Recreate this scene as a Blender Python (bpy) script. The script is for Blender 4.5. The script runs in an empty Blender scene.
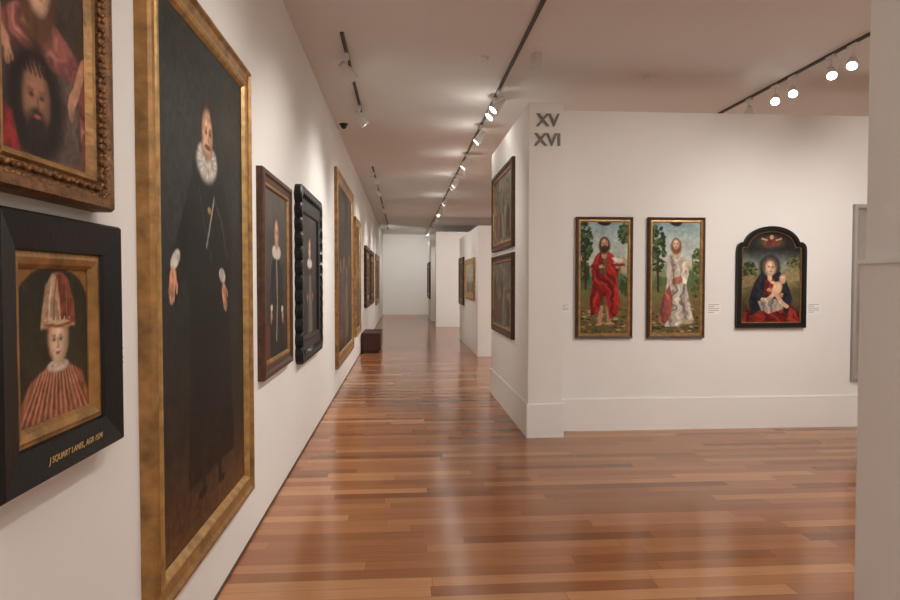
import bpy, bmesh, math, random
import numpy as np
from mathutils import Matrix, Vector

random.seed(7)
scene = bpy.context.scene
scene.view_settings.view_transform = 'Standard'
scene.view_settings.look = 'None'
scene.view_settings.exposure = 0.0

# ------------------------------------------------------------------ helpers
def srgb(c):
    c = np.asarray(c, dtype=np.float64) / 255.0
    return np.where(c <= 0.04045, c / 12.92, ((c + 0.055) / 1.055) ** 2.4)

def new_mat(name):
    m = bpy.data.materials.new(name)
    m.use_nodes = True
    nt = m.node_tree
    b = nt.nodes["Principled BSDF"]
    return m, nt, b

def simple_mat(name, rgb, rough=0.6, metal=0.0, noise=0.0, nscale=8.0, bump=0.0, bscale=60.0, spec=0.5):
    m, nt, b = new_mat(name)
    col = srgb(rgb)
    b.inputs["Roughness"].default_value = rough
    b.inputs["Metallic"].default_value = metal
    b.inputs["Specular IOR Level"].default_value = spec
    tc = nt.nodes.new("ShaderNodeTexCoord")
    n = nt.nodes.new("ShaderNodeTexNoise")
    n.inputs["Scale"].default_value = nscale
    n.inputs["Detail"].default_value = 5
    nt.links.new(tc.outputs["Object"], n.inputs["Vector"])
    r = nt.nodes.new("ShaderNodeValToRGB")
    r.color_ramp.elements[0].position = 0.3
    r.color_ramp.elements[1].position = 0.7
    r.color_ramp.elements[0].color = (*(col * (1 - noise)), 1)
    r.color_ramp.elements[1].color = (*np.minimum(col * (1 + noise), 1), 1)
    nt.links.new(n.outputs["Fac"], r.inputs["Fac"])
    nt.links.new(r.outputs["Color"], b.inputs["Base Color"])
    if bump > 0:
        n2 = nt.nodes.new("ShaderNodeTexNoise")
        n2.inputs["Scale"].default_value = bscale
        n2.inputs["Detail"].default_value = 3
        nt.links.new(tc.outputs["Object"], n2.inputs["Vector"])
        bp = nt.nodes.new("ShaderNodeBump")
        bp.inputs["Strength"].default_value = bump
        bp.inputs["Distance"].default_value = 0.01
        nt.links.new(n2.outputs["Fac"], bp.inputs["Height"])
        nt.links.new(bp.outputs["Normal"], b.inputs["Normal"])
    return m

M_wall = simple_mat("wall_paint", (233, 231, 227), 0.75, noise=0.012, nscale=1.5, bump=0.05, bscale=120, spec=0.2)
M_ceil = simple_mat("ceiling_paint", (227, 225, 221), 0.8, noise=0.012, nscale=1.0, spec=0.15)
M_gold = simple_mat("old_gold_leaf", (150, 112, 64), 0.42, metal=0.4, noise=0.4, nscale=14, bump=0.35, bscale=45)
M_gold2 = simple_mat("bright_gold_leaf", (174, 138, 84), 0.38, metal=0.4, noise=0.3, nscale=20, bump=0.2, bscale=70)
M_carved = simple_mat("carved_gilt_wood", (120, 84, 50), 0.48, metal=0.3, noise=0.5, nscale=30, bump=0.6, bscale=90)
M_brownf = simple_mat("walnut_frame", (74, 47, 30), 0.45, noise=0.35, nscale=20, bump=0.2, spec=.35)
M_black = simple_mat("ebonised_wood", (17, 16, 15), 0.4, noise=0.3, nscale=20, bump=0.08, spec=.3)
M_track = simple_mat("track_metal", (70, 65, 60), 0.5, noise=0.05)
M_lampw = simple_mat("lamp_housing_white", (222, 218, 212), 0.4, noise=0.02)
M_sign = simple_mat("brushed_steel_letters", (118, 113, 108), 0.5, metal=0.1, noise=0.05)
M_label = simple_mat("label_card", (236, 235, 232), 0.6, noise=0.01)
M_ink = simple_mat("label_ink", (150, 146, 142), 0.7, noise=0.02)
M_insc = simple_mat("gold_lettering", (190, 160, 104), 0.5, noise=0.1)
M_leather = simple_mat("oxblood_leather", (66, 24, 22), 0.42, noise=0.2, nscale=10, bump=0.1)
M_dark = simple_mat("dark_plastic", (30, 28, 27), 0.4, noise=0.05)
M_gap = simple_mat("painted_gap_shadow", (92, 70, 56), 0.6, noise=0.1)  # dark colour painted in for the shadow where wall meets floor
M_pale = simple_mat("pale_panel", (160, 154, 148), 0.6, noise=0.03)

def lamp_mat():
    m, nt, b = new_mat("lamp_lens_glow")
    b.inputs["Base Color"].default_value = (1, 0.95, 0.88, 1)
    b.inputs["Emission Color"].default_value = (1, 0.96, 0.90, 1)
    b.inputs["Emission Strength"].default_value = 25
    return m
M_lens = lamp_mat()

def canvas_mat(name, rough=0.45):
    m, nt, b = new_mat(name)
    a = nt.nodes.new("ShaderNodeAttribute")
    a.attribute_name = "paint"
    nt.links.new(a.outputs["Color"], b.inputs["Base Color"])
    b.inputs["Roughness"].default_value = rough
    b.inputs["Specular IOR Level"].default_value = 0.14
    tc = nt.nodes.new("ShaderNodeTexCoord")
    n = nt.nodes.new("ShaderNodeTexNoise")
    n.inputs["Scale"].default_value = 130
    n.inputs["Detail"].default_value = 4
    nt.links.new(tc.outputs["Object"], n.inputs["Vector"])
    bp = nt.nodes.new("ShaderNodeBump")
    bp.inputs["Strength"].default_value = 0.25
    bp.inputs["Distance"].default_value = 0.004
    nt.links.new(n.outputs["Fac"], bp.inputs["Height"])
    nt.links.new(bp.outputs["Normal"], b.inputs["Normal"])
    return m
M_canvas = canvas_mat("varnished_oil_paint")

def floor_mat():
    m, nt, b = new_mat("wood_plank_floor")
    N = nt.nodes; L = nt.links
    tc = N.new("ShaderNodeTexCoord")
    sep = N.new("ShaderNodeSeparateXYZ")
    L.new(tc.outputs["Object"], sep.inputs[0])
    def math_(op, a, bb=None):
        n = N.new("ShaderNodeMath"); n.operation = op
        for i, v in enumerate((a, bb)):
            if v is None: continue
            if isinstance(v, (int, float)): n.inputs[i].default_value = v
            else: L.new(v, n.inputs[i])
        return n.outputs[0]
    yr = math_('DIVIDE', sep.outputs["Y"], 0.105)
    row = math_('FLOOR', yr)
    wn = N.new("ShaderNodeTexWhiteNoise"); wn.noise_dimensions = '1D'
    L.new(row, wn.inputs["W"])
    xs = math_('ADD', math_('DIVIDE', sep.outputs["X"], 1.15), math_('MULTIPLY', wn.outputs["Value"], 9.0))
    xi = math_('FLOOR', xs)
    comb = N.new("ShaderNodeCombineXYZ")
    L.new(row, comb.inputs[0]); L.new(xi, comb.inputs[1])
    w2 = N.new("ShaderNodeTexWhiteNoise"); w2.noise_dimensions = '2D'
    L.new(comb.outputs[0], w2.inputs["Vector"])
    ramp = N.new("ShaderNodeValToRGB")
    cr = ramp.color_ramp
    cols = [(0.0, (128, 78, 46)), (0.2, (148, 94, 57)), (0.55, (161, 105, 66)), (0.85, (173, 117, 77)), (1.0, (190, 136, 93))]
    cr.elements[0].position = 0; cr.elements[0].color = (*srgb(cols[0][1]), 1)
    cr.elements[1].position = 1; cr.elements[1].color = (*srgb(cols[-1][1]), 1)
    for p, c in cols[1:-1]:
        e = cr.elements.new(p); e.color = (*srgb(c), 1)
    L.new(w2.outputs["Value"], ramp.inputs["Fac"])
    mp = N.new("ShaderNodeMapping")
    mp.inputs["Scale"].default_value = (2.0, 38, 1)
    L.new(tc.outputs["Object"], mp.inputs["Vector"])
    addv = N.new("ShaderNodeVectorMath"); addv.operation = 'ADD'
    L.new(mp.outputs[0], addv.inputs[0])
    sc = N.new("ShaderNodeVectorMath"); sc.operation = 'SCALE'
    L.new(w2.outputs["Color"], sc.inputs[0]); sc.inputs["Scale"].default_value = 30
    L.new(sc.outputs[0], addv.inputs[1])
    g = N.new("ShaderNodeTexNoise"); g.inputs["Scale"].default_value = 1.5; g.inputs["Detail"].default_value = 6
    L.new(addv.outputs[0], g.inputs["Vector"])
    gr = N.new("ShaderNodeMapRange")
    gr.inputs["From Min"].default_value = 0.3; gr.inputs["From Max"].default_value = 0.7
    gr.inputs["To Min"].default_value = 0.90; gr.inputs["To Max"].default_value = 1.08
    L.new(g.outputs["Fac"], gr.inputs["Value"])
    mul = N.new("ShaderNodeVectorMath"); mul.operation = 'SCALE'
    L.new(ramp.outputs["Color"], mul.inputs[0]); L.new(gr.outputs[0], mul.inputs["Scale"])
    fy = math_('FRACT', yr); fx = math_('FRACT', xs)
    sy = math_('LESS_THAN', math_('MINIMUM', fy, math_('SUBTRACT', 1.0, fy)), 0.014)
    sx = math_('LESS_THAN', math_('MINIMUM', fx, math_('SUBTRACT', 1.0, fx)), 0.0014)
    seam = math_('MAXIMUM', sy, sx)
    mix = N.new("ShaderNodeMix"); mix.data_type = 'RGBA'
    L.new(math_('MULTIPLY', seam, 0.5), mix.inputs["Factor"])
    L.new(mul.outputs[0], mix.inputs["A"])
    mix.inputs["B"].default_value = (*srgb((76, 42, 24)), 1)
    L.new(mix.outputs["Result"], b.inputs["Base Color"])
    rr = N.new("ShaderNodeMapRange")
    rr.inputs["To Min"].default_value = 0.13; rr.inputs["To Max"].default_value = 0.25
    L.new(g.outputs["Fac"], rr.inputs["Value"])
    L.new(rr.outputs[0], b.inputs["Roughness"])
    b.inputs["Specular IOR Level"].default_value = 0.55
    bp = N.new("ShaderNodeBump"); bp.inputs["Strength"].default_value = 0.07; bp.inputs["Distance"].default_value = 0.002
    L.new(math_('SUBTRACT', g.outputs["Fac"], seam), bp.inputs["Height"])
    L.new(bp.outputs["Normal"], b.inputs["Normal"])
    return m
M_floor = floor_mat()

def link(ob, parent=None):
    scene.collection.objects.link(ob)
    if parent is not None: ob.parent = parent
    return ob

def mesh_ob(name, verts, faces, mat, parent=None, smooth=False):
    me = bpy.data.meshes.new(name)
    me.from_pydata(verts, [], faces)
    me.update()
    for m in (mat if isinstance(mat, (list, tuple)) else [mat]): me.materials.append(m)
    if smooth:
        for p in me.polygons: p.use_smooth = True
    return link(bpy.data.objects.new(name, me), parent)

def bm_ob(name, bm, mat, parent=None, smooth=False):
    me = bpy.data.meshes.new(name)
    bm.to_mesh(me); bm.free()
    for m in (mat if isinstance(mat, (list, tuple)) else [mat]): me.materials.append(m)
    if smooth:
        for p in me.polygons: p.use_smooth = True
    return link(bpy.data.objects.new(name, me), parent)

def add_box(bm, x0, x1, y0, y1, z0, z1, mi=0):
    vs = [bm.verts.new(p) for p in [(x0,y0,z0),(x1,y0,z0),(x1,y1,z0),(x0,y1,z0),(x0,y0,z1),(x1,y0,z1),(x1,y1,z1),(x0,y1,z1)]]
    for f in [(0,3,2,1),(4,5,6,7),(0,1,5,4),(1,2,6,5),(2,3,7,6),(3,0,4,7)]:
        fc = bm.faces.new([vs[i] for i in f]); fc.material_index = mi

def box(name, x0, x1, y0, y1, z0, z1, mat, parent=None, bevel=0.0):
    bm = bmesh.new(); add_box(bm, x0, x1, y0, y1, z0, z1)
    if bevel > 0:
        bmesh.ops.bevel(bm, geom=bm.edges[:], offset=bevel, segments=2, affect='EDGES')
    return bm_ob(name, bm, mat, parent)

def empty(name, mat4=None):
    e = bpy.data.objects.new(name, None)
    e.empty_display_size = 0.1
    scene.collection.objects.link(e)
    if mat4 is not None: e.matrix_world = mat4
    return e

# ------------------------------------------------------------------ room shell
LX = -0.913; H = 3.69; PT = 3.29
RX = 8.0; YB = -3.5; YF = 30.0
box("floor", LX-0.2, RX+0.2, YB-0.2, YF+0.2, -0.15, 0.0, M_floor)
box("ceiling", LX-0.2, RX+0.2, YB-0.2, YF+0.2, H, H+0.15, M_ceil)
box("wall_left", LX-0.2, LX, YB, YF, 0, H, M_wall)
box("wall_right", RX, RX+0.2, YB, YF, 0, H, M_wall)
box("wall_back", LX, RX, YB-0.2, YB, 0, H, M_wall)
box("wall_far", LX, RX, YF, YF+0.2, 0, H, M_wall)
box("painted_gap_shadow_left", LX, LX+0.006, YB, YF, 0, 0.018, M_gap)  # dark strip standing in for the thin gap shadow along the floor

def wall_block(name, x0, x1, y0, y1, h):
    box(name, x0, x1, y0, y1, 0, h, M_wall, bevel=0.004)

wall_block("wall_partition_end", 1.23, 1.572, 6.32, 9.0, PT)
wall_block("wall_partition_front", 1.572, RX, 6.58, 6.95, PT)
bm = bmesh.new()
add_box(bm, 1.572, RX, 6.560, 6.58, 0.0, 0.330)
add_box(bm, 1.572, RX, 6.574, 6.58, 0.330, 0.338)
bm_ob("baseboard_partition_front", bm, M_wall)
bm = bmesh.new()
add_box(bm, 1.214, 1.586, 6.302, 6.32, 0.0, 0.335)
add_box(bm, 1.214, 1.23, 6.32, 9.0, 0.0, 0.335)
add_box(bm, 1.572, 1.586, 6.32, 6.560, 0.0, 0.335)
bm_ob("baseboard_partition_end", bm, M_wall)

wall_block("wall_gallery_mid", 1.52, 5.0, 13.2, 13.55, 2.68)
wall_block("wall_gallery_mid_return", 1.52, 1.80, 13.55, 17.4, 2.68)
wall_block("wall_gallery_rear", 1.11, 5.0, 21.8, 22.2, 3.2)
wall_block("wall_gallery_last", 1.08, 4.5, 25.0, 28.0, 3.2)

bm = bmesh.new()
add_box(bm, 1.634, 2.25, 0.9, 2.19, 1.625, H)
add_box(bm, 1.620, 2.25, 0.88, 2.20, 0.0, 1.61)
add_box(bm, 1.612, 2.25, 0.872, 2.204, 1.61, 1.625)
bm_ob("wall_pier_right", bm, M_wall)

# ------------------------------------------------------------------ painting rasteriser
class Pic:
    def __init__(s, w, h, cell, base, seed=0):
        s.w, s.h = w, h
        s.nx = max(12, int(w / cell)); s.ny = max(12, int(h / cell))
        s.asp = w / h
        u = np.linspace(0, 1, s.nx + 1); v = np.linspace(0, 1, s.ny + 1)
        s.U0, s.V0 = np.meshgrid(u, v)
        s.U, s.V = s.U0, s.V0
        s.A = np.zeros(s.U.shape + (3,)); s.A[:] = base
        s.r = np.random.RandomState(seed)
        s.px = 1.0 / s.ny
    def warp(s, amt, sc):
        """make brushwork slightly irregular: displace the painter's coordinates"""
        s.U = s.U0 + (s.fbm(sc)-.5)*2*amt/s.asp
        s.V = s.V0 + (s.fbm(sc)-.5)*2*amt
    def noise(s, sc):
        gx = max(2, int(sc * s.asp) + 2); gy = int(sc) + 2
        g = s.r.rand(gy + 1, gx + 1)
        x = s.U0 * (gx - 1); y = s.V0 * (gy - 1)
        xi = x.astype(int); yi = y.astype(int)
        fx = x - xi; fy = y - yi
        fx = fx*fx*(3-2*fx); fy = fy*fy*(3-2*fy)
        xi1 = np.minimum(xi+1, gx); yi1 = np.minimum(yi+1, gy)
        return (g[yi,xi]*(1-fx)+g[yi,xi1]*fx)*(1-fy)+(g[yi1,xi]*(1-fx)+g[yi1,xi1]*fx)*fy
    def fbm(s, sc):
        return (s.noise(sc)*.5+s.noise(sc*2.1)*.3+s.noise(sc*4.3)*.2)
    def blend(s, m, col):
        m = np.clip(m, 0, 1)[..., None]
        s.A = s.A*(1-m)+np.asarray(col, float)*m
    def ell(s, cx, cy, rx, ry, col, a=1.0, rot=0.0, soft=0.25):
        dx = (s.U-cx)*s.asp; dy = s.V-cy
        c, n = math.cos(rot), math.sin(rot)
        X = (dx*c+dy*n)/rx; Y = (-dx*n+dy*c)/ry
        d = np.sqrt(X*X+Y*Y)
        s.blend((1+soft/2-d)/soft*a, col)
    def pmask(s, pts):
        inside = np.zeros(s.U.shape, bool)
        n = len(pts)
        dmin = np.full(s.U.shape, 9.0)
        for i in range(n):
            x0, y0 = pts[i]; x1, y1 = pts[(i+1) % n]
            if y0 != y1:
                cond = ((y0 > s.V) != (y1 > s.V)) & (s.U < (x1-x0)*(s.V-y0)/(y1-y0)+x0)
                inside ^= cond
            dmin = np.minimum(dmin, s._sd(x0, y0, x1, y1))
        sd = np.where(inside, dmin, -dmin)
        return np.clip(sd/(1.8*s.px)+0.5, 0, 1)
    def poly(s, pts, col, a=1.0):
        s.blend(s.pmask(pts)*a, col)
    def cloth(s, pts, col, freq=5, amp=.38, slant=0.0, a=1.0, hi=None):
        """garment: polygon with irregular folds, modulated pigment"""
        m = s.pmask(pts)
        wob = s.fbm(6)*1.6+s.fbm(3)*1.4
        ph = (s.U*s.asp+slant*s.V)*freq*1.35*math.pi/ s.asp + wob*6
        f = .6*np.sin(ph)+.4*np.sin(ph*2.1+wob*7)
        f = f*(.35+.9*s.fbm(5))
        base = np.asarray(col, float)[None, None, :]*(1+amp*f)[..., None]
        if hi is not None:
            k = np.clip((f-.30)*1.8, 0, 1)[..., None]*.55
            base = base*(1-k)+np.asarray(hi, float)*k
        mm = (m*a)[..., None]
        s.A = s.A*(1-mm)+np.clip(base, 0, 255)*mm
    def _sd(s, x0, y0, x1, y1):
        ax, ay = x0*s.asp, y0; bx, by = x1*s.asp, y1
        px, py = s.U*s.asp, s.V
        dx, dy = bx-ax, by-ay
        L2 = dx*dx+dy*dy+1e-12
        t = np.clip(((px-ax)*dx+(py-ay)*dy)/L2, 0, 1)
        return np.hypot(px-ax-t*dx, py-ay-t*dy)
    def line(s, pts, w, col, a=1.0):
        d = np.full(s.U.shape, 9.0)
        for p, q in zip(pts[:-1], pts[1:]):
            d = np.minimum(d, s._sd(p[0], p[1], q[0], q[1]))
        s.blend(((w-d)/(1.2*s.px)+0.5)*a, col)
    def vgrad(s, stops):
        ys = [q[0] for q in stops]
        for k in range(3):
            s.A[..., k] = np.interp(s.V, ys, [q[1][k] for q in stops])
    def mottle(s, amt, sc):
        s.A *= (1+(s.fbm(sc)-0.5)*2*amt)[..., None]
    def face(s, cx, cy, r, skin=(214,170,138), hair=(70,44,28), turn=0.25, beard=False, longhair=False):
        k = r/s.asp
        if longhair:
            s.ell(cx, cy-0.45*r, 1.05*r, 1.5*r, hair, soft=.4)
        s.ell(cx, cy+0.2*r, 0.86*r, 1.04*r, hair, soft=.3)
        sh = tuple(0.72*c for c in skin)
        s.ell(cx+.04*k, cy-.02*r, 0.70*r, 0.97*r, sh)
        s.ell(cx+(.06+turn*.2)*k-.12*k, cy+.03*r, 0.52*r, 0.82*r, skin, .95, soft=.9)
        s.ell(cx-.05*k, cy+.45*r, 0.36*r, 0.26*r, tuple(min(255, 1.07*c) for c in skin), .7, soft=.9)
        o = turn*.35
        for sx in (-0.27, 0.25):
            s.ell(cx+(sx+o)*k, cy+0.10*r, 0.15*r, 0.10*r, tuple(.62*c for c in skin), 0.8, soft=1.0)
            s.ell(cx+(sx+o)*k, cy+0.08*r, 0.085*r, 0.05*r, (44,30,24), 0.95, soft=0.6)
            s.line([(cx+(sx+o-.14)*k, cy+.24*r), (cx+(sx+o+.12)*k, cy+.25*r)], 0.03*r, (84,56,40), .55)
        s.line([(cx+(o+.02)*k, cy+.10*r), (cx+(o+.08)*k, cy-.22*r)], 0.05*r, sh, .8)
        s.ell(cx+(o+.03)*k, cy-.24*r, .11*r, .05*r, tuple(.66*c for c in skin), .8, soft=.7)
        if beard:
            s.ell(cx+.05*k, cy-0.78*r, 0.55*r, 0.48*r, hair, 0.92, soft=0.6)
            s.ell(cx+o*k, cy-0.36*r, 0.26*r, 0.07*r, hair, 0.8, soft=0.6)
        s.ell(cx+(o+.01)*k, cy-0.47*r, 0.18*r, 0.065*r, (158,78,66), 0.9, soft=0.6)
    def hand(s, cx, cy, r, ang=0.0, skin=(206,160,128)):
        s.ell(cx, cy, 0.52*r, 0.7*r, skin, rot=ang, soft=.4)
        c, n = math.cos(ang), math.sin(ang)
        p = lambda X, Y: (cx+(X*c-Y*n)/s.asp, cy+X*n+Y*c)
        for i, (o, l) in enumerate(((-.36,.75),(-.13,.95),(.11,.9),(.33,.7))):
            s.line([p(o*r,-.35*r), p((o*1.1+.05)*r,(-.35-.55*l)*r), p((o*.9+.16)*r,(-.35-l)*r)], 0.095*r, skin if i % 2 else tuple(.88*q for q in skin))
        s.line([p(.35*r,.2*r), p(.72*r,-.1*r), p(.8*r,-.45*r)], 0.12*r, skin)
        s.ell(cx+.12*r/s.asp, cy-.1*r, .3*r, .4*r, tuple(.78*q for q in skin), .5, soft=1)
    def obj(s, name, parent, z, clip=None):
        A = srgb(np.clip(s.A, 0, 255))
        vx = (s.U0-0.5)*s.w; vy = (s.V0-0.5)*s.h
        co = np.stack([vx, vy, np.full_like(vx, z)], -1).reshape(-1, 3)
        nx = s.nx+1
        faces = []
        for j in range(s.ny):
            for i in range(s.nx):
                if clip is not None and not clip((vx[j,i]+vx[j,i+1])/2, (vy[j,i]+vy[j+1,i])/2): continue
                a = j*nx+i
                faces.append((a, a+1, a+nx+1, a+nx))
        me = bpy.data.meshes.new(name)
        me.from_pydata(co.tolist(), [], faces)
        at = me.color_attributes.new("paint", 'FLOAT_COLOR', 'POINT')
        rgba = np.ones((co.shape[0], 4), np.float32); rgba[:, :3] = A.reshape(-1, 3)
        at.data.foreach_set("color", rgba.ravel())
        me.materials.append(M_canvas)
        me.update()
        return link(bpy.data.objects.new(name, me), parent)

# ------------------------------------------------------------------ frames
def rect_loop(w, h, inset, n=1, ripple=0.0, freq=0):
    x, y = w/2-inset, h/2-inset
    cs = [(-x,-y),(x,-y),(x,y),(-x,y)]
    nr = [(0,-1),(1,0),(0,1),(-1,0)]
    out = []
    for k in range(4):
        a, b = cs[k], cs[(k+1)%4]
        for i in range(n):
            t = i/n
            o = ripple*abs(math.sin(t*math.pi*freq)) if i else 0
            out.append((a[0]+(b[0]-a[0])*t+nr[k][0]*o, a[1]+(b[1]-a[1])*t+nr[k][1]*o))
    return out

def offset_loop(pts, d):
    n = len(pts); out = []
    for i in range(n):
        p0 = Vector(pts[i-1]); p1 = Vector(pts[i]); p2 = Vector(pts[(i+1)%n])
        e1 = (p1-p0).normalized(); e2 = (p2-p1).normalized()
        n1 = Vector((-e1.y, e1.x)); n2 = Vector((-e2.y, e2.x))
        m = (n1+n2); m.normalize()
        c = max(0.5, m.dot(n1))
        q = p1+m*(d/c)
        out.append((q.x, q.y))
    return out

def sweep(name, loops, zs, mats, matidx, parent, smooth=False):
    verts = []; faces = []; mi = []
    n = len(loops[0])
    for lp, z in zip(loops, zs):
        verts += [(p[0], p[1], z) for p in lp]
    for k in range(len(loops)-1):
        for i in range(n):
            j = (i+1) % n
            faces.append((k*n+i, k*n+j, (k+1)*n+j, (k+1)*n+i)); mi.append(matidx[k])
    ob = mesh_ob(name, verts, faces, mats, parent, smooth)
    for p, m in zip(ob.data.polygons, mi): p.material_index = m
    return ob

def carve(name, w, h, insets, step, r, z, mat, parent):
    bm = bmesh.new()
    for ins in insets:
        x, y = w/2-ins, h/2-ins
        per = [((-x,-y),(x,-y)),((x,-y),(x,y)),((x,y),(-x,y)),((-x,y),(-x,-y))]
        for a, b in per:
            L = math.hypot(b[0]-a[0], b[1]-a[1]); n = max(2, int(L/step))
            ang = math.atan2(b[1]-a[1], b[0]-a[0])
            for i in range(n):
                t = (i+0.5)/n
                lean = 0.6 if i % 2 else -0.6
                m = Matrix.Translation((a[0]+(b[0]-a[0])*t, a[1]+(b[1]-a[1])*t, z)) @ Matrix.Rotation(ang+lean, 4, 'Z') @ Matrix.Diagonal((r*1.25, r*0.62, r*0.6, 1))
                bmesh.ops.create_icosphere(bm, subdivisions=1, radius=1.0, matrix=m)
    return bm_ob(name, bm, mat, parent, True)

def place(side, plane, c0, c1, z0, z1):
    zc = (z0+z1)/2; c = (c0+c1)/2
    if side == 'L':
        R = Matrix(((0,0,1,plane),(1,0,0,c),(0,1,0,zc),(0,0,0,1)))
    elif side == 'F':
        R = Matrix(((1,0,0,c),(0,0,-1,plane),(0,1,0,zc),(0,0,0,1)))
    else:
        R = Matrix(((0,0,-1,plane),(-1,0,0,c),(0,1,0,zc),(0,0,0,1)))
    return R

def framed(name, side, plane, c0, c1, z0, z1, member, depth, mats, profile=None, painter=None, cell=0.012, ripple=None, seed=1, carved=None, warp=.006):
    w, h = abs(c1-c0), z1-z0
    e = empty(name, place(side, plane, c0, c1, z0, z1))
    m = member; d = depth
    if profile is None:
        profile = [(0,0,0),(0,d*.8,0),(.08,d,0),(.30,d,0),(.42,d*.72,0),(.72,d*.62,0),(.80,d*.74,1),(.92,d*.70,1),(1.0,d*.42,1),(1.0,0.004,1)]
    loops = []; zs = []; mi = []
    for ins, z, k in profile:
        if ripple and ins < 0.7:
            loops.append(rect_loop(w, h, ins*m, 48, ripple, 12))
        elif ripple:
            loops.append(rect_loop(w, h, ins*m, 48))
        else:
            loops.append(rect_loop(w, h, ins*m))
        zs.append(z); mi.append(k)
    sweep("frame", loops, zs, mats, mi[1:], e)
    if carved:
        carve("carving", w, h, [c*m for c in carved[0]], carved[1], carved[2], carved[3], mats[0], e)
    pw, ph = w-2*m+0.01, h-2*m+0.01
    p = Pic(pw, ph, cell, (40,32,26), seed)
    p.warp(warp, 16)
    painter(p)
    p.obj("canvas", e, d*0.4)
    return e

# ------------------------------------------------------------------ painters
def paint_portrait_black(p):
    p.vgrad([(0,(98,66,42)),(.08,(78,54,36)),(.20,(48,40,32)),(.4,(38,38,34)),(.6,(43,45,42)),(1,(50,52,49))])
    p.mottle(.2, 6)
    p.poly([(.34,.74),(.70,.74),(.82,.60),(.78,.44),(.84,.10),(.26,.10),(.30,.44),(.22,.60)], (22,22,21), .7)
    p.cloth([(.34,.72),(.24,.64),(.08,.52),(.16,.46),(.34,.58)], (26,25,24), 6, .3)
    p.cloth([(.70,.72),(.80,.62),(.74,.46),(.62,.46),(.66,.60)], (26,25,24), 6, .3)
    p.ell(.50,.752,.074,.042,(130,126,118), rot=.05)
    p.ell(.50,.758,.070,.038,(196,190,178), rot=.05)
    for k in range(18):
        a = k/18*2*math.pi
        p.line([(.50+.03*math.cos(a)/p.asp,.758+.016*math.sin(a)),(.50+.068*math.cos(a)/p.asp,.758+.037*math.sin(a))],.0018,(128,122,114),.7)
    p.face(.50,.812,.056,(210,164,130),(52,38,30), turn=.4)
    p.ell(.505,.785,.022,.006,(96,62,42),.6)
    p.line([(.40,.69),(.46,.62),(.54,.55)],.0020,(120,98,56),.6)
    p.line([(.58,.685),(.54,.64),(.48,.575)],.0048,(152,146,134),.75)
    p.line([(.58,.685),(.67,.64),(.75,.56)],.0026,(120,114,106),.6)
    p.ell(.52,.655,.012,.008,(170,144,84),.8)
    p.ell(.16,.545,.028,.015,(186,180,168),rot=.5); p.hand(.135,.508,.034,-.35,(208,146,116))
    p.ell(.68,.517,.026,.016,(186,180,168),rot=-.3); p.hand(.70,.478,.034,.3,(208,146,116))
    p.line([(.44,.22),(.42,.08)],.014,(36,31,28),.7); p.line([(.60,.22),(.62,.08)],.014,(36,31,28),.7)
    p.ell(.41,.07,.030,.010,(28,24,22),.7); p.ell(.64,.06,.030,.010,(28,24,22),.7)
    p.A *= (1+(p.noise(90)-.5)*.34)[..., None]

def paint_child(p):
    p.vgrad([(0,(66,56,38)),(1,(44,42,32))]); p.mottle(.15, 8)
    p.cloth([(.02,0),(.06,.16),(.18,.28),(.38,.35),(.70,.35),(.90,.27),(.98,.12),(1,0)], (150,92,66), 9, .25)
    for k in range(13):
        x = .03+k*.078
        p.line([(x,0),(.30+.44*(k/12),.32)], .0065, (206,166,136), .7)
        p.line([(x+.034,0),(.32+.44*(k/12),.31)], .0045, (84,38,28), .75)
    p.ell(.54,.345,.135,.040,(190,172,148)); p.ell(.54,.355,.128,.032,(230,218,200))
    for k in range(22):
        a = k/22*2*math.pi
        p.line([(.54+.06*math.cos(a)/p.asp,.355+.012*math.sin(a)),(.54+.128*math.cos(a)/p.asp,.355+.031*math.sin(a))],.0025,(150,130,108),.7)
    p.face(.55,.51,.16,(226,190,158),(170,112,74), turn=-.2)
    p.cloth([(.31,.60),(.34,.74),(.38,.88),(.48,.96),(.60,.97),(.71,.91),(.78,.76),(.80,.60)], (172,138,108), 5, .25, slant=.3)
    p.cloth([(.58,.62),(.58,.78),(.54,.95),(.62,.965),(.71,.91),(.78,.76),(.80,.62)], (122,62,44), 6, .35)
    p.line([(.42,.66),(.44,.80),(.48,.92)],.012,(206,190,166),.75); p.line([(.49,.66),(.50,.80),(.54,.95)],.008,(128,68,50),.8); p.line([(.68,.66),(.67,.92)],.007,(176,130,100),.6)
    p.ell(.555,.625,.170,.024,(140,82,56)); p.ell(.555,.636,.155,.013,(204,174,134),.8)
    for k in range(6): p.ell(.38+.066*k,.660,.008,.008,(222,204,172))
    dx = (p.U-.5)*p.asp; dy = p.V-.76
    q = np.hypot(dx/(.48*p.asp), dy/.235)
    p.blend(((q > 1) & (p.V > .76))*1.0, (138,98,58))
    p.blend(((np.abs(q-1) < .035) & (p.V > .76))*.8, (66,44,26))
    p.mottle(.12, 26)

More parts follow.
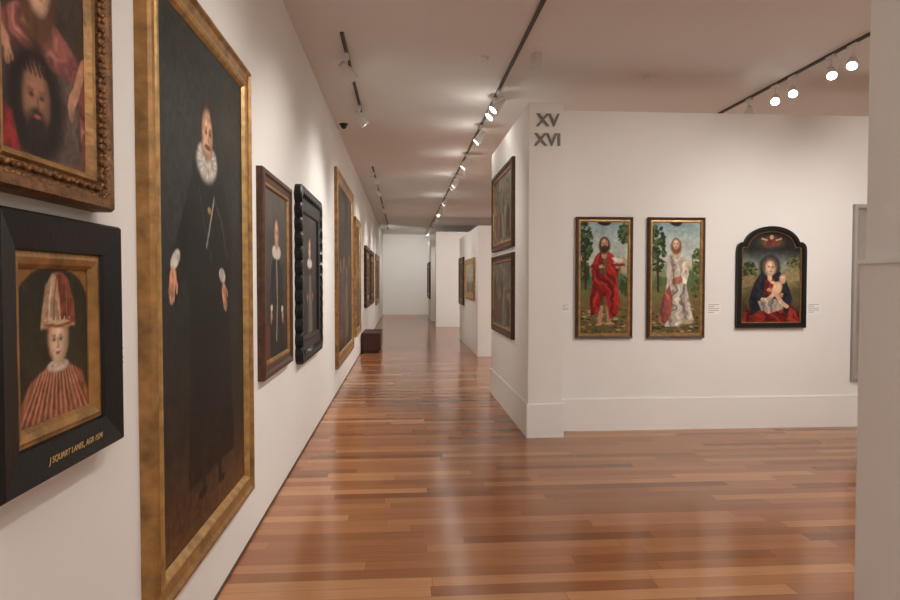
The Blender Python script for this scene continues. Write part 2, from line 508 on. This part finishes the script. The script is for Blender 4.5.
def paint_veil(p):
    p.vgrad([(0,(52,40,34)),(.5,(70,58,50)),(1,(62,58,54))]); p.mottle(.25, 7)
    p.cloth([(.0,.26),(.04,.44),(.22,.52),(.66,.52),(.95,.44),(1,.3),(1,0),(0,0)], (138,82,76), 4, .35, slant=.5, hi=(184,132,120))
    p.poly([(.26,.46),(.30,.56),(.54,.58),(.62,.50),(.44,.43)], (196,154,130))
    p.face(.43,.64,.125,(212,170,142),(92,62,44), longhair=True)
    p.cloth([(.08,.34),(.30,.36),(.90,.34),(.96,.02),(.04,.0)], (84,74,66), 4, .25, a=.9)
    p.ell(.40,.19,.185,.21,(34,25,21),soft=.35)
    p.face(.40,.21,.13,(158,112,88),(42,29,25), beard=True, turn=.1)
    for k in range(8): p.line([(.26+.05*k,.33+.01*(k%2)),(.30+.05*k,.30)],.006,(30,22,16),.8)
    p.cloth([(0,.0),(0,.16),(.16,.14),(.24,.0)],(130,40,38),6,.3)
    p.line([(.98,.44),(.88,.32),(.82,.26)],.026,(186,136,108)); p.hand(.80,.24,.036,.2,(190,142,112))
    p.line([(.0,.42),(.10,.36)],.028,(186,136,108)); p.hand(.13,.33,.036,-.2,(190,142,112))
    p.mottle(.15, 28)

def paint_gentleman(p):
    p.vgrad([(0,(52,42,36)),(.5,(66,62,56)),(1,(90,86,78))]); p.mottle(.2, 6)
    p.cloth([(.20,0),(.22,.30),(.30,.56),(.44,.62),(.60,.62),(.76,.54),(.84,.28),(.86,0)], (36,33,32), 5, .3)
    p.ell(.52,.64,.14,.045,(206,198,184))
    p.face(.52,.75,.095,(206,162,132),(70,48,34), turn=.35)
    p.line([(.52,.58),(.54,.34),(.50,.10)],.014,(170,160,146),.75)
    p.ell(.30,.30,.035,.022,(210,200,186)); p.hand(.29,.26,.04,-.3)
    p.ell(.76,.28,.035,.022,(210,200,186)); p.hand(.77,.24,.04,.3)
    p.poly([(.02,0),(.02,.22),(.22,.20),(.24,0)],(112,52,36),.8)

def paint_lady(p):
    p.vgrad([(0,(36,30,28)),(1,(62,58,54))]); p.mottle(.2, 6)
    p.cloth([(.18,0),(.26,.34),(.36,.58),(.64,.58),(.76,.34),(.86,0)], (44,36,38), 5, .3)
    p.cloth([(.40,0),(.44,.5),(.58,.5),(.66,0)], (140,124,108), 8, .2, a=.7)
    p.ell(.50,.60,.14,.045,(206,196,184)); p.face(.50,.72,.095,(206,166,140),(60,40,28))
    p.hand(.34,.32,.035,.1); p.hand(.68,.32,.035,-.1)

def paint_dark_scene(seed_cols):
    def f(p):
        a, b, c = seed_cols
        p.A[:] = a
        n = p.fbm(5); p.blend(np.clip((n-.42)*5, 0, 1), b)
        n = p.fbm(8); p.blend(np.clip((n-.56)*6, 0, 1)*.8, c)
        for k in range(4):
            x = .2+.2*k; y = .32+.12*p.r.rand()
            p.cloth([(x-.09,.05),(x-.07,y),(x-.02,y+.08),(x+.03,y+.08),(x+.07,y),(x+.09,.05)], [(110,62,50),(66,70,74),(124,104,74),(66,54,46)][k], 7, .3, a=.85)
            p.face(x, y+.13, .045, skin=(180,140,112))
        p.mottle(.15, 18)
    return f

def foliage(p, cx, cy, rx, ry, dark, light, n=45):
    for k in range(n):
        a = p.r.rand()*6.28; q = math.sqrt(p.r.rand())
        x = cx+q*rx*math.cos(a); y = cy+q*ry*math.sin(a)
        c = light if p.r.rand() > .6 else dark
        p.ell(x, y, .012+.014*p.r.rand(), .008+.010*p.r.rand(), c, .85, rot=p.r.rand()*3, soft=.6)

def ground(p):
    for k in range(110):
        x = p.r.rand(); y = p.r.rand()**1.3*.24
        c = [(104,92,50),(66,68,38),(176,158,118),(134,110,72),(56,52,32)][p.r.randint(5)]
        p.ell(x, y, .008+.022*p.r.rand(), .004+.007*p.r.rand(), c, .8, soft=.6)

def landscape(p, sky):
    p.vgrad([(0,(96,84,54)),(.25,(120,106,68)),(.45,(110,116,76)),(.56,(140,150,116)),(.66,sky),(.85,(176,190,184)),(1,(132,156,160))])
    p.mottle(.14, 7)
    p.poly([(0,.45),(.12,.53),(.26,.50),(.45,.56),(.62,.50),(.8,.57),(1,.50),(1,.36),(0,.36)], (82,104,70), .85)
    p.poly([(0,.40),(.3,.44),(.6,.41),(1,.45),(1,.30),(0,.30)], (116,112,68), .7)

def paint_saint_red(p):
    landscape(p, (194,202,190))
    foliage(p, .08,.82,.17,.17,(36,54,32),(78,100,54), 110); foliage(p, .94,.90,.14,.09,(42,60,34),(88,106,58), 60)
    foliage(p, .06,.55,.12,.10,(50,66,38),(84,100,56), 60); foliage(p, .95,.42,.10,.08,(56,70,40),(96,108,60), 40)
    p.line([(.10,.74),(.12,.40)],.010,(66,48,30))
    p.poly([(.72,.54),(.98,.54),(.98,.66),(.92,.70),(.86,.67),(.80,.70),(.72,.64)], (176,160,130), .85)
    p.poly([(.80,.54),(.80,.61),(.86,.61),(.86,.54)], (110,92,70), .8)
    ground(p)
    p.line([(.44,.30),(.42,.11)],.020,(180,136,106)); p.line([(.58,.30),(.61,.12)],.020,(172,128,100))
    p.ell(.39,.085,.036,.011,(188,142,110),rot=.2); p.ell(.65,.095,.036,.011,(182,136,106),rot=-.2)
    p.cloth([(.38,.72),(.62,.72),(.68,.45),(.64,.25),(.40,.25),(.34,.46)], (104,76,50), 7, .35)
    p.cloth([(.32,.69),(.44,.74),(.47,.66),(.42,.55),(.50,.42),(.40,.20),(.22,.15),(.20,.30),(.26,.46),(.22,.58)], (140,36,31), 6, .6, slant=-.2, hi=(186,70,56))
    p.cloth([(.58,.74),(.70,.70),(.82,.60),(.78,.48),(.84,.28),(.80,.17),(.62,.13),(.54,.30),(.56,.44),(.54,.60)], (144,38,32), 6, .6, slant=.2, hi=(190,74,58))
    p.cloth([(.28,.56),(.50,.53),(.74,.55),(.76,.44),(.60,.33),(.42,.34),(.28,.42)], (130,31,28), 5, .6, slant=.9, hi=(180,66,52))
    p.line([(.50,.745),(.50,.69)],.022,(190,146,114))
    p.face(.50,.805,.048,(204,160,126),(58,36,24), beard=True, longhair=True)
    p.line([(.26,.60),(.40,.585)],.018,(120,36,32)); p.hand(.43,.60,.024,1.4)
    p.line([(.78,.60),(.74,.62)],.018,(190,146,114)); p.hand(.72,.62,.024,2.2)
    p.ell(.80,.655,.042,.020,(222,216,200)); p.ell(.71,.672,.017,.014,(226,220,204)); p.ell(.70,.670,.004,.003,(60,50,40))
    for x in (.74,.80,.86): p.line([(x,.645),(x,.625)],.004,(200,192,176))
    p.poly([(.64,.60),(.94,.605),(.93,.628),(.64,.622)], (120,44,38))
    p.ell(.5,1.0,.060,.034,(34,26,20))
    p.mottle(.14, 34)

def paint_saint_white(p):
    landscape(p, (200,206,196))
    foliage(p, .10,.76,.18,.22,(38,56,32),(80,100,54), 130); foliage(p, .94,.66,.08,.12,(62,82,48),(104,116,66), 50)
    foliage(p, .95,.40,.10,.08,(56,70,40),(96,108,60), 40)
    p.line([(.12,.70),(.14,.38)],.010,(66,48,30)); ground(p)
    p.cloth([(.36,.70),(.62,.70),(.70,.50),(.80,.26),(.88,.12),(.66,.07),(.30,.06),(.16,.11),(.26,.28),(.32,.48)], (176,166,152), 7, .42, hi=(224,216,202))
    p.cloth([(.24,.34),(.36,.44),(.44,.32),(.40,.16),(.28,.08),(.14,.12)], (136,58,48), 6, .45, slant=.3, a=.8, hi=(180,96,80))
    p.cloth([(.60,.71),(.72,.66),(.78,.54),(.72,.44),(.62,.46),(.58,.58)], (200,192,178), 6, .28)
    p.cloth([(.36,.71),(.28,.62),(.30,.50),(.42,.54)], (170,160,148), 6, .3)
    p.cloth([(.42,.49),(.60,.52),(.64,.47),(.54,.44),(.42,.45)], (160,76,60), 8, .35, a=.7)
    p.line([(.50,.745),(.50,.70)],.019,(216,180,152))
    p.face(.50,.80,.045,(224,188,160),(128,78,44), longhair=True, turn=-.2)
    p.hand(.50,.60,.022,-1.2); p.hand(.70,.56,.022,.4)
    p.ell(.74,.62,.022,.018,(196,176,130)); p.ell(.74,.64,.024,.007,(216,196,150)); p.line([(.84,.70),(.90,.10)],.005,(120,86,50),.8)
    p.ell(.76,.105,.060,.020,(176,158,130),.8,soft=.5); p.ell(.66,.12,.018,.015,(170,150,120),.9)
    p.ell(.5,1.0,.060,.034,(34,26,20))
    p.mottle(.14, 34)

def paint_madonna(p):
    p.vgrad([(0,(44,36,28)),(.3,(88,80,52)),(.5,(124,118,82)),(.62,(132,138,120)),(.72,(88,92,88)),(.8,(44,42,38)),(1,(32,30,29))])
    p.mottle(.3, 8)
    foliage(p, .14,.54,.13,.12,(44,54,32),(96,100,60), 90); foliage(p, .88,.60,.11,.13,(54,60,36),(118,112,68), 90)
    p.poly([(.72,.44),(.98,.46),(.98,.58),(.94,.62),(.88,.58),(.82,.62),(.74,.56)], (156,136,100), .75)
    p.poly([(.02,.38),(.26,.42),(.26,.50),(.14,.53),(.02,.50)], (146,122,82), .75)
    p.ell(.5,.88,.13,.065,(112,86,62),.8,soft=.8); p.cloth([(.38,.84),(.42,.92),(.58,.92),(.64,.84)],(112,56,46),9,.3,a=.9)
    p.ell(.5,.93,.022,.024,(196,156,124)); p.line([(.42,.90),(.34,.92)],.008,(196,156,124)); p.line([(.58,.90),(.66,.92)],.008,(196,156,124))
    p.cloth([(.0,0),(.06,.12),(.22,.24),(.44,.26),(.70,.26),(.88,.18),(1,.08),(1,0)], (112,34,31), 5, .5, slant=.5, hi=(158,66,54))
    p.cloth([(.34,.56),(.64,.56),(.76,.46),(.86,.26),(.78,.10),(.60,.18),(.36,.16),(.18,.08),(.13,.24),(.22,.44)], (34,36,44), 5, .4)
    p.cloth([(.40,.50),(.56,.50),(.58,.32),(.38,.30)], (110,36,34), 9, .3)
    p.ell(.48,.605,.115,.13,(32,32,38),soft=.35); p.ell(.48,.61,.090,.105,(186,176,158),.4)
    p.line([(.48,.53),(.48,.48)],.024,(214,174,142))
    p.face(.48,.60,.086,(224,186,154),(96,66,44), turn=.3)
    p.ell(.60,.37,.055,.085,(206,160,128),rot=-.45,soft=.3); p.ell(.59,.38,.04,.065,(228,188,156),.9,rot=-.45,soft=.7)
    p.face(.70,.475,.048,(228,188,156),(168,120,76), turn=-.4)
    p.line([(.56,.32),(.44,.25),(.36,.255)],.022,(216,172,140)); p.line([(.60,.30),(.70,.21),(.77,.18)],.022,(208,164,132))
    p.line([(.60,.42),(.50,.45)],.015,(222,180,148)); p.hand(.46,.36,.032,1.2); p.hand(.68,.31,.032,-.9)
    p.cloth([(.28,.24),(.50,.28),(.66,.24),(.72,.15),(.46,.10),(.34,.14)], (172,160,142), 7, .35, a=.8)
    p.mottle(.14, 34)

# ------------------------------------------------------------------ left wall pictures
G = [M_gold, M_gold2]
framed("carved_gilt_framed_painting", 'L', LX, 1.40, 2.00, 1.753, 2.62, .10, .065, [M_carved, M_gold], painter=paint_veil, cell=.0045, seed=3,
       carved=([.12,.36,.60], .021, .0115, .052))
e = framed("black_framed_hat_portrait", 'L', LX, 1.42, 2.015, 1.075, 1.71, .13, .075, [M_black, M_gold],
           profile=[(0,0,0),(0,.066,0),(.05,.075,0),(.66,.058,0),(.70,.048,0),(.74,.048,1),(.80,.050,1),(.92,.044,1),(1.0,.034,1),(1.0,.004,1)],
           painter=paint_child, cell=.004, seed=4, warp=.005)
cu = bpy.data.curves.new("inscription", 'FONT'); cu.body = "J SQUART LANEL, AGR 1574"; cu.size = .022; cu.extrude = .0006; cu.shear = .25
cu.align_x = 'CENTER'
t = bpy.data.objects.new("inscription_tmp", cu); scene.collection.objects.link(t)
bpy.context.view_layer.update()
me = bpy.data.meshes.new_from_object(t); bpy.data.objects.remove(t)
me.materials.append(M_insc)
ob = bpy.data.objects.new("inscription", me); link(ob, e)
ob.location = (.02, -.3175+.038, .0725)

framed("gilt_framed_court_portrait", 'L', LX, 2.31, 3.80, .349, 2.73, .115, .06, G, painter=paint_portrait_black, cell=.007, seed=5, warp=.003,
       profile=[(0,0,0),(0,.045,0),(.06,.057,0),(.20,.060,0),(.30,.046,0),(.62,.038,0),(.70,.048,1),(.80,.050,1),(.90,.042,1),(1,.026,1),(1,.004,1)])
framed("walnut_framed_portrait", 'L', LX, 4.15, 5.20, .916, 2.27, .11, .05, [M_brownf, M_gold], painter=paint_gentleman, cell=.009, seed=6)
framed("ripple_framed_portrait", 'L', LX, 5.60, 6.98, .86, 2.35, .20, .065, [M_black, M_black], painter=paint_lady, cell=.012, seed=7, ripple=.03)
framed("tall_gilt_framed_painting", 'L', LX, 8.80, 11.60, .36, 3.08, .18, .05, G, painter=paint_dark_scene([(58,48,38),(90,74,54),(40,36,32)]), cell=.03, seed=8)
framed("gilt_framed_altar_painting", 'L', LX, 12.2, 13.6, .50, 2.75, .14, .05, G, painter=paint_dark_scene([(66,52,40),(110,84,54),(44,40,36)]), cell=.03, seed=9)
for k, (a, b) in enumerate(((15.4,17.0),(17.6,19.4))):
    framed("carved_dark_framed_painting", 'L', LX, a, b, .95, 2.35, .24, .07, [M_brownf, M_gold], painter=paint_dark_scene([(40,32,28),(76,52,38),(30,28,26)]), cell=.03, seed=10+k, ripple=.04)
framed("gilt_framed_landscape", 'L', LX, 21.5, 24.0, .75, 2.45, .18, .05, G, painter=paint_dark_scene([(56,52,40),(92,84,60),(40,36,32)]), cell=.04, seed=12)

framed("brown_framed_devotional_painting", 'R', 1.23, 7.08, 8.70, 1.93, 2.915, .10, .045, [M_brownf, M_gold], painter=paint_dark_scene([(104,98,84),(140,128,106),(64,60,54)]), cell=.014, seed=13)
framed("brown_framed_devotional_painting", 'R', 1.23, 7.08, 8.70, .90, 1.87, .10, .045, [M_brownf, M_gold], painter=paint_dark_scene([(98,92,80),(132,120,100),(60,56,50)]), cell=.014, seed=14)
framed("pale_framed_painting", 'R', 1.52, 13.6, 15.6, 1.15, 2.05, .12, .05, [M_gold2, M_gold2], painter=paint_dark_scene([(170,162,146),(190,180,160),(140,130,114)]), cell=.03, seed=15)
framed("brown_framed_small_painting", 'R', 1.52, 16.0, 17.2, .95, 2.15, .14, .05, [M_brownf, M_gold], painter=paint_dark_scene([(84,62,44),(120,90,60),(50,40,34)]), cell=.03, seed=16)
framed("dark_framed_far_painting", 'R', 1.08, 25.3, 27.6, .85, 2.3, .2, .06, [M_black, M_gold], painter=paint_dark_scene([(40,34,30),(60,50,40),(30,28,26)]), cell=.05, seed=17)

PF = [(0,0,0),(0,.038,0),(.12,.045,0),(.50,.040,0),(.56,.030,1),(.80,.032,1),(1,.018,1),(1,.003,1)]
framed("saint_panel_painting", 'F', 6.58, 1.768, 2.361, .961, 2.206, .052, .045, [M_brownf, M_gold2], profile=PF, painter=paint_saint_red, cell=.005, seed=21)
framed("saint_panel_painting", 'F', 6.58, 2.521, 3.128, .958, 2.206, .052, .045, [M_brownf, M_gold2], profile=PF, painter=paint_saint_white, cell=.005, seed=22)

w, h = .752, 1.064
right = [(.752,0),(.752,.80),(.748,.845),(.735,.875),(.71,.893),(.682,.90)]
arc = []
for k in range(0, 25):
    a = math.radians(13+ (180-26)*k/24)
    arc.append((.376+.305*math.cos(a), .852+.212*math.sin(a)))
left = [(w-x, y) for x, y in reversed(right)]
outl = [(0,0)] + right + arc + left[:-1]
outl = [(x-w/2, y-h/2) for x, y in outl]
e = empty("arched_madonna_panel", place('F', 6.58, 3.475, 4.227, 1.059, 2.123))
prof = [(0,0,0),(0,.045,0),(.006,.052,0),(.040,.050,0),(.046,.036,0),(.052,.034,0),(.054,.036,1),(.058,.034,1),(.062,.022,1),(.062,.003,1)]
sweep("frame", [offset_loop(outl, q[0]) for q in prof], [q[1] for q in prof], [M_black, M_gold], [q[2] for q in prof[1:]], e)
clip_poly = offset_loop(outl, .056)
def inpoly(x, y, P=clip_poly):
    c = False; n = len(P)
    for i in range(n):
        x0, y0 = P[i]; x1, y1 = P[(i+1)%n]
        if (y0 > y) != (y1 > y) and x < (x1-x0)*(y-y0)/(y1-y0)+x0: c = not c
    return c
p = Pic(w-.1, h-.1, .005, (60,50,40), 23); p.warp(.006, 16); paint_madonna(p); p.obj("canvas", e, .02, inpoly)

e = empty("pale_framed_canvas", place('F', 6.58, 4.75, 5.7, .49, 2.36))
pr = [(0,0,0),(0,.04,0),(.03,.045,0),(.05,.03,0),(.05,.003,0)]
sweep("frame", [rect_loop(.95,1.87,q[0]) for q in pr], [q[1] for q in pr], [M_pale], [0]*4, e)
p = Pic(.86, 1.78, .02, (150,144,136), 24); p.mottle(.12, 6); p.obj("canvas", e, .015)

# ------------------------------------------------------------------ labels
def label(side, plane, c, z, w=.13, h=.12, lines=5):
    e = empty("wall_label", place(side, plane, c-w/2, c+w/2, z-h/2, z+h/2))
    bm = bmesh.new(); add_box(bm, -w/2, w/2, -h/2, h/2, 0, .003); bm_ob("card", bm, M_label, e)
    bm = bmesh.new()
    for k in range(lines):
        y = h*.36-k*h*.17; L = w*(.42 if k in (1, 4) else .78)
        add_box(bm, -w*.42, -w*.42+L, y-h*.025, y+h*.025, .003, .0035)
    bm_ob("print", bm, M_ink, e)
label('F', 6.58, 1.665, 1.27, .10, .09, 4)
label('F', 6.58, 3.245, 1.26, .15, .12)
label('F', 6.58, 4.34, 1.26, .15, .12)
label('L', LX, 2.16, 1.30, .07, .09, 4)
label('L', LX, 5.38, 1.15, .07, .10, 4)
label('L', LX, 7.35, 1.25, .14, .12)

# ------------------------------------------------------------------ room number sign
e = empty("room_number_sign", place('F', 6.32, 1.23, 1.572, 2.87, 3.2))
for body, zc in (("XV", 3.073), ("XVI", 2.883)):
    cu = bpy.data.curves.new("t", 'FONT'); cu.body = body; cu.size = .168; cu.extrude = .006; cu.offset = .0035; cu.align_x = 'CENTER'
    t = bpy.data.objects.new("t", cu); scene.collection.objects.link(t)
    bpy.context.view_layer.update()
    me = bpy.data.meshes.new_from_object(t); bpy.data.objects.remove(t)
    me.materials.append(M_sign)
    ob = bpy.data.objects.new("numeral_"+body.lower(), me); link(ob, e)
    ob.location = (0.016, zc-3.042, .0065)

# ------------------------------------------------------------------ bench
e = empty("leather_gallery_bench")
bm = bmesh.new(); add_box(bm, -.89, -.48, 14.0, 15.2, .05, .43)
bmesh.ops.bevel(bm, geom=bm.edges[:], offset=.012, segments=2, affect='EDGES')
bm_ob("cushion", bm, M_leather, e)
box("plinth", -.86, -.51, 14.03, 15.17, 0, .05, M_dark, e)
box("seam", -.892, -.478, 13.998, 15.202, .33, .335, M_dark, e)

# ------------------------------------------------------------------ tracks and spotlights
def track(x, y0, y1):
    bm = bmesh.new()
    add_box(bm, x-.015, x+.015, y0, y1, H-.022, H)
    add_box(bm, x-.005, x+.005, y0+.01, y1-.01, H-.024, H-.022)
    bm_ob("lighting_track", bm, M_track)
track(1.07, .6, 29); track(4.02, 1.6, 9.5); track(-.52, 5.7, 8.3); track(-.56, 12.3, 25)

WARM = (1.0, .953, .895)
GAIN = 1.85
def spot(x, y, target, watts, cone=70, blend=.9, drop=.17, lit=True, size=.035, pool_fill=0, big=1.0):
    e = empty("track_spotlight", Matrix.Translation((x, y, H)))
    bm = bmesh.new()
    add_box(bm, -.018, .018, -.06, .06, -.055, -.025)
    add_box(bm, -.008, .008, -.008, .008, -drop, -.055)
    bm_ob("arm", bm, M_lampw, e)
    head = Vector((x, y, H-drop))
    d = (Vector(target)-head).normalized()
    R = d.to_track_quat('-Z', 'Y').to_matrix().to_4x4()
    bm = bmesh.new()
    r = .056*big; s = 1.2*big
    prof = [(0, .07*s), (.55*r, .07*s), (.62*r, .062*s), (.72*r, .02*s), (r, -.01*s), (r, -.085*s), (.94*r, -.088*s), (.90*r, -.080*s), (0, -.078*s)]
    seg = 20; rings = []
    for rr, z in prof:
        rings.append([bm.verts.new((rr*math.cos(2*math.pi*i/seg), rr*math.sin(2*math.pi*i/seg), z)) for i in range(seg)] if rr > 0 else [bm.verts.new((0, 0, z))])
    for k in range(len(rings)-1):
        A, B = rings[k], rings[k+1]
        for i in range(seg):
            j = (i+1) % seg
            if len(A) == 1: f = bm.faces.new((A[0], B[i], B[j]))
            elif len(B) == 1: f = bm.faces.new((A[i], A[j], B[0]))
            else: f = bm.faces.new((A[i], A[j], B[j], B[i]))
            f.material_index = 1 if (k == len(rings)-2 and lit) else 0
    bmesh.ops.recalc_face_normals(bm, faces=bm.faces[:])
    hd = bm_ob("head", bm, [M_lampw, M_lens], e, True)
    hd.matrix_local = Matrix.Translation((0, 0, -drop)) @ R
    if watts > 0:
        ld = bpy.data.lights.new("lamp", 'SPOT'); ld.energy = watts*GAIN; ld.spot_size = math.radians(cone); ld.spot_blend = blend
        ld.shadow_soft_size = size; ld.color = WARM
        lo = bpy.data.objects.new("lamp", ld); link(lo, e)
        lo.matrix_local = Matrix.Translation(Vector((0, 0, -drop))+d*.115) @ R
    if pool_fill > 0:   # added bare point lamp below the head, makes glow pools on the ceiling
        ld = bpy.data.lights.new("ceiling_pool_fill", 'POINT'); ld.energy = pool_fill; ld.shadow_soft_size = .02; ld.color = WARM
        lo = bpy.data.objects.new("ceiling_pool_fill", ld); link(lo, e); lo.location = (-.12, 0, -drop-.18)
    return e

for y, w_ in ((1.2,36),(2.7,60),(4.2,70),(7.25,58),(7.55,66),(8.9,65),(10.9,75),(13.0,70),(13.5,50),(16.2,80),(19.2,80),(21.5,60),(24,60),(27,55)):
    spot(1.07, y, (LX, y+(.9 if y < 5 else (-.5 if y < 8 else .2)), 1.45), w_, 80, pool_fill=(3.0 if 7.4 < y < 17 and y != 13.5 else 0))
spot(1.07, 11.6, (1.3, 14.6, 1.4), 0)
spot(1.07, 18.4, (1.9, 21.8, 1.6), 100, 80)
spot(1.07, 23.5, (2.0, 25.0, 1.6), 45, 80)
spot(.95, 26.5, (.2, 30.0, 1.7), 80, 90)  # added spot, there to brighten the far wall
spot(-.52, 6.2, (1.23, 7.9, 1.7), 42, 70)
spot(-.52, 8.0, (1.23, 8.3, 1.5), 22, 60)
for y in (12.8, 14.6, 18.2): spot(-.56, y, (1.5, y+1.2, 1.5), 50, 80)
spot(-.56, 24.5, (.3, 30.0, 1.7), 80, 80)  # second added spot for a brighter far wall
# right track onto the three panels
spot(4.02, 3.0, (2.35, 6.58, 1.5), 95, 66)
spot(4.02, 3.9, (3.8, 6.58, 1.5), 55, 66)
spot(4.02, 4.5, (5.8, 6.58, 1.4), 40, 95)
spot(4.02, 5.60, (2.2, 3.6, .6), 22, 90, big=.82)
spot(4.02, 5.90, (2.6, 3.0, .4), 22, 90, big=.82)
spot(4.02, 6.50, (2.4, 3.6, .6), 14, 90, big=.82)
spot(4.02, 6.82, (2.2, 3.6, 1.0), 14, 90, big=.82)
spot(4.02, 7.35, (4.9, 9.8, 1.2), 70, 90, big=.82)
spot(4.02, 8.2, (2.6, 9.8, 1.2), 70, 90, big=.82)

def fill_light(x, y, sx, sy, watts):  # added area lamp for ambient fill, under a made-up ceiling plate
    e = empty("added_fill_light", Matrix.Translation((x, y, H)))
    box("fill_plate", -sx/2-.03, sx/2+.03, -sy/2-.03, sy/2+.03, -.02, 0, M_lampw, e)
    ld = bpy.data.lights.new("fill_area", 'AREA'); ld.shape = 'RECTANGLE'; ld.size = sx; ld.size_y = sy; ld.energy = watts; ld.color = (1, .97, .93)
    lo = bpy.data.objects.new("fill_area", ld); link(lo, e); lo.location = (0, 0, -.025)
fill_light(1.0, -1.2, 2.4, 1.2, 100)
fill_light(4.6, 1.4, 2.0, 2.0, 130)
fill_light(4.6, 11.0, 2.0, 2.0, 145)
fill_light(4.6, 18.5, 2.0, 2.0, 100)
fill_light(6.3, 26.0, 2.0, 2.0, 80)

def dome(name, x, y, r, mat, drop=.03):
    bm = bmesh.new()
    bmesh.ops.create_cone(bm, cap_ends=True, segments=24, radius1=r, radius2=r, depth=.012, matrix=Matrix.Translation((x, y, H-.006)))
    bmesh.ops.create_uvsphere(bm, u_segments=20, v_segments=10, radius=1, matrix=Matrix.Translation((x, y, H-.012)) @ Matrix.Diagonal((r*.75, r*.75, drop, 1)))
    bm_ob(name, bm, mat, smooth=True)
dome("smoke_detector", .78, 6.25, .05, M_lampw)
dome("smoke_detector", 2.6, 6.75, .05, M_lampw)
dome("security_camera_dome", -.80, 9.0, .06, M_dark, .06)
bm = bmesh.new(); add_box(bm, 1.22, 1.30, 6.1, 6.18, H-.12, H); add_box(bm, 1.24, 1.28, 6.09, 6.1, H-.10, H-.04)
bmesh.ops.bevel(bm, geom=bm.edges[:], offset=.004, segments=1, affect='EDGES')
bm_ob("motion_sensor", bm, M_lampw)

wd = bpy.data.worlds.new("world"); scene.world = wd; wd.use_nodes = True
bg = wd.node_tree.nodes["Background"]; bg.inputs[0].default_value = (1, .95, .9, 1); bg.inputs[1].default_value = .3

cam = bpy.data.cameras.new("camera"); cam.sensor_width = 36; cam.lens = 26.0; cam.clip_start = .05; cam.clip_end = 200
co = bpy.data.objects.new("camera", cam); scene.collection.objects.link(co)
co.location = (0, 0, 1.55)
co.rotation_euler = (math.radians(90-1.673), 0, math.radians(-4.14))
scene.camera = co
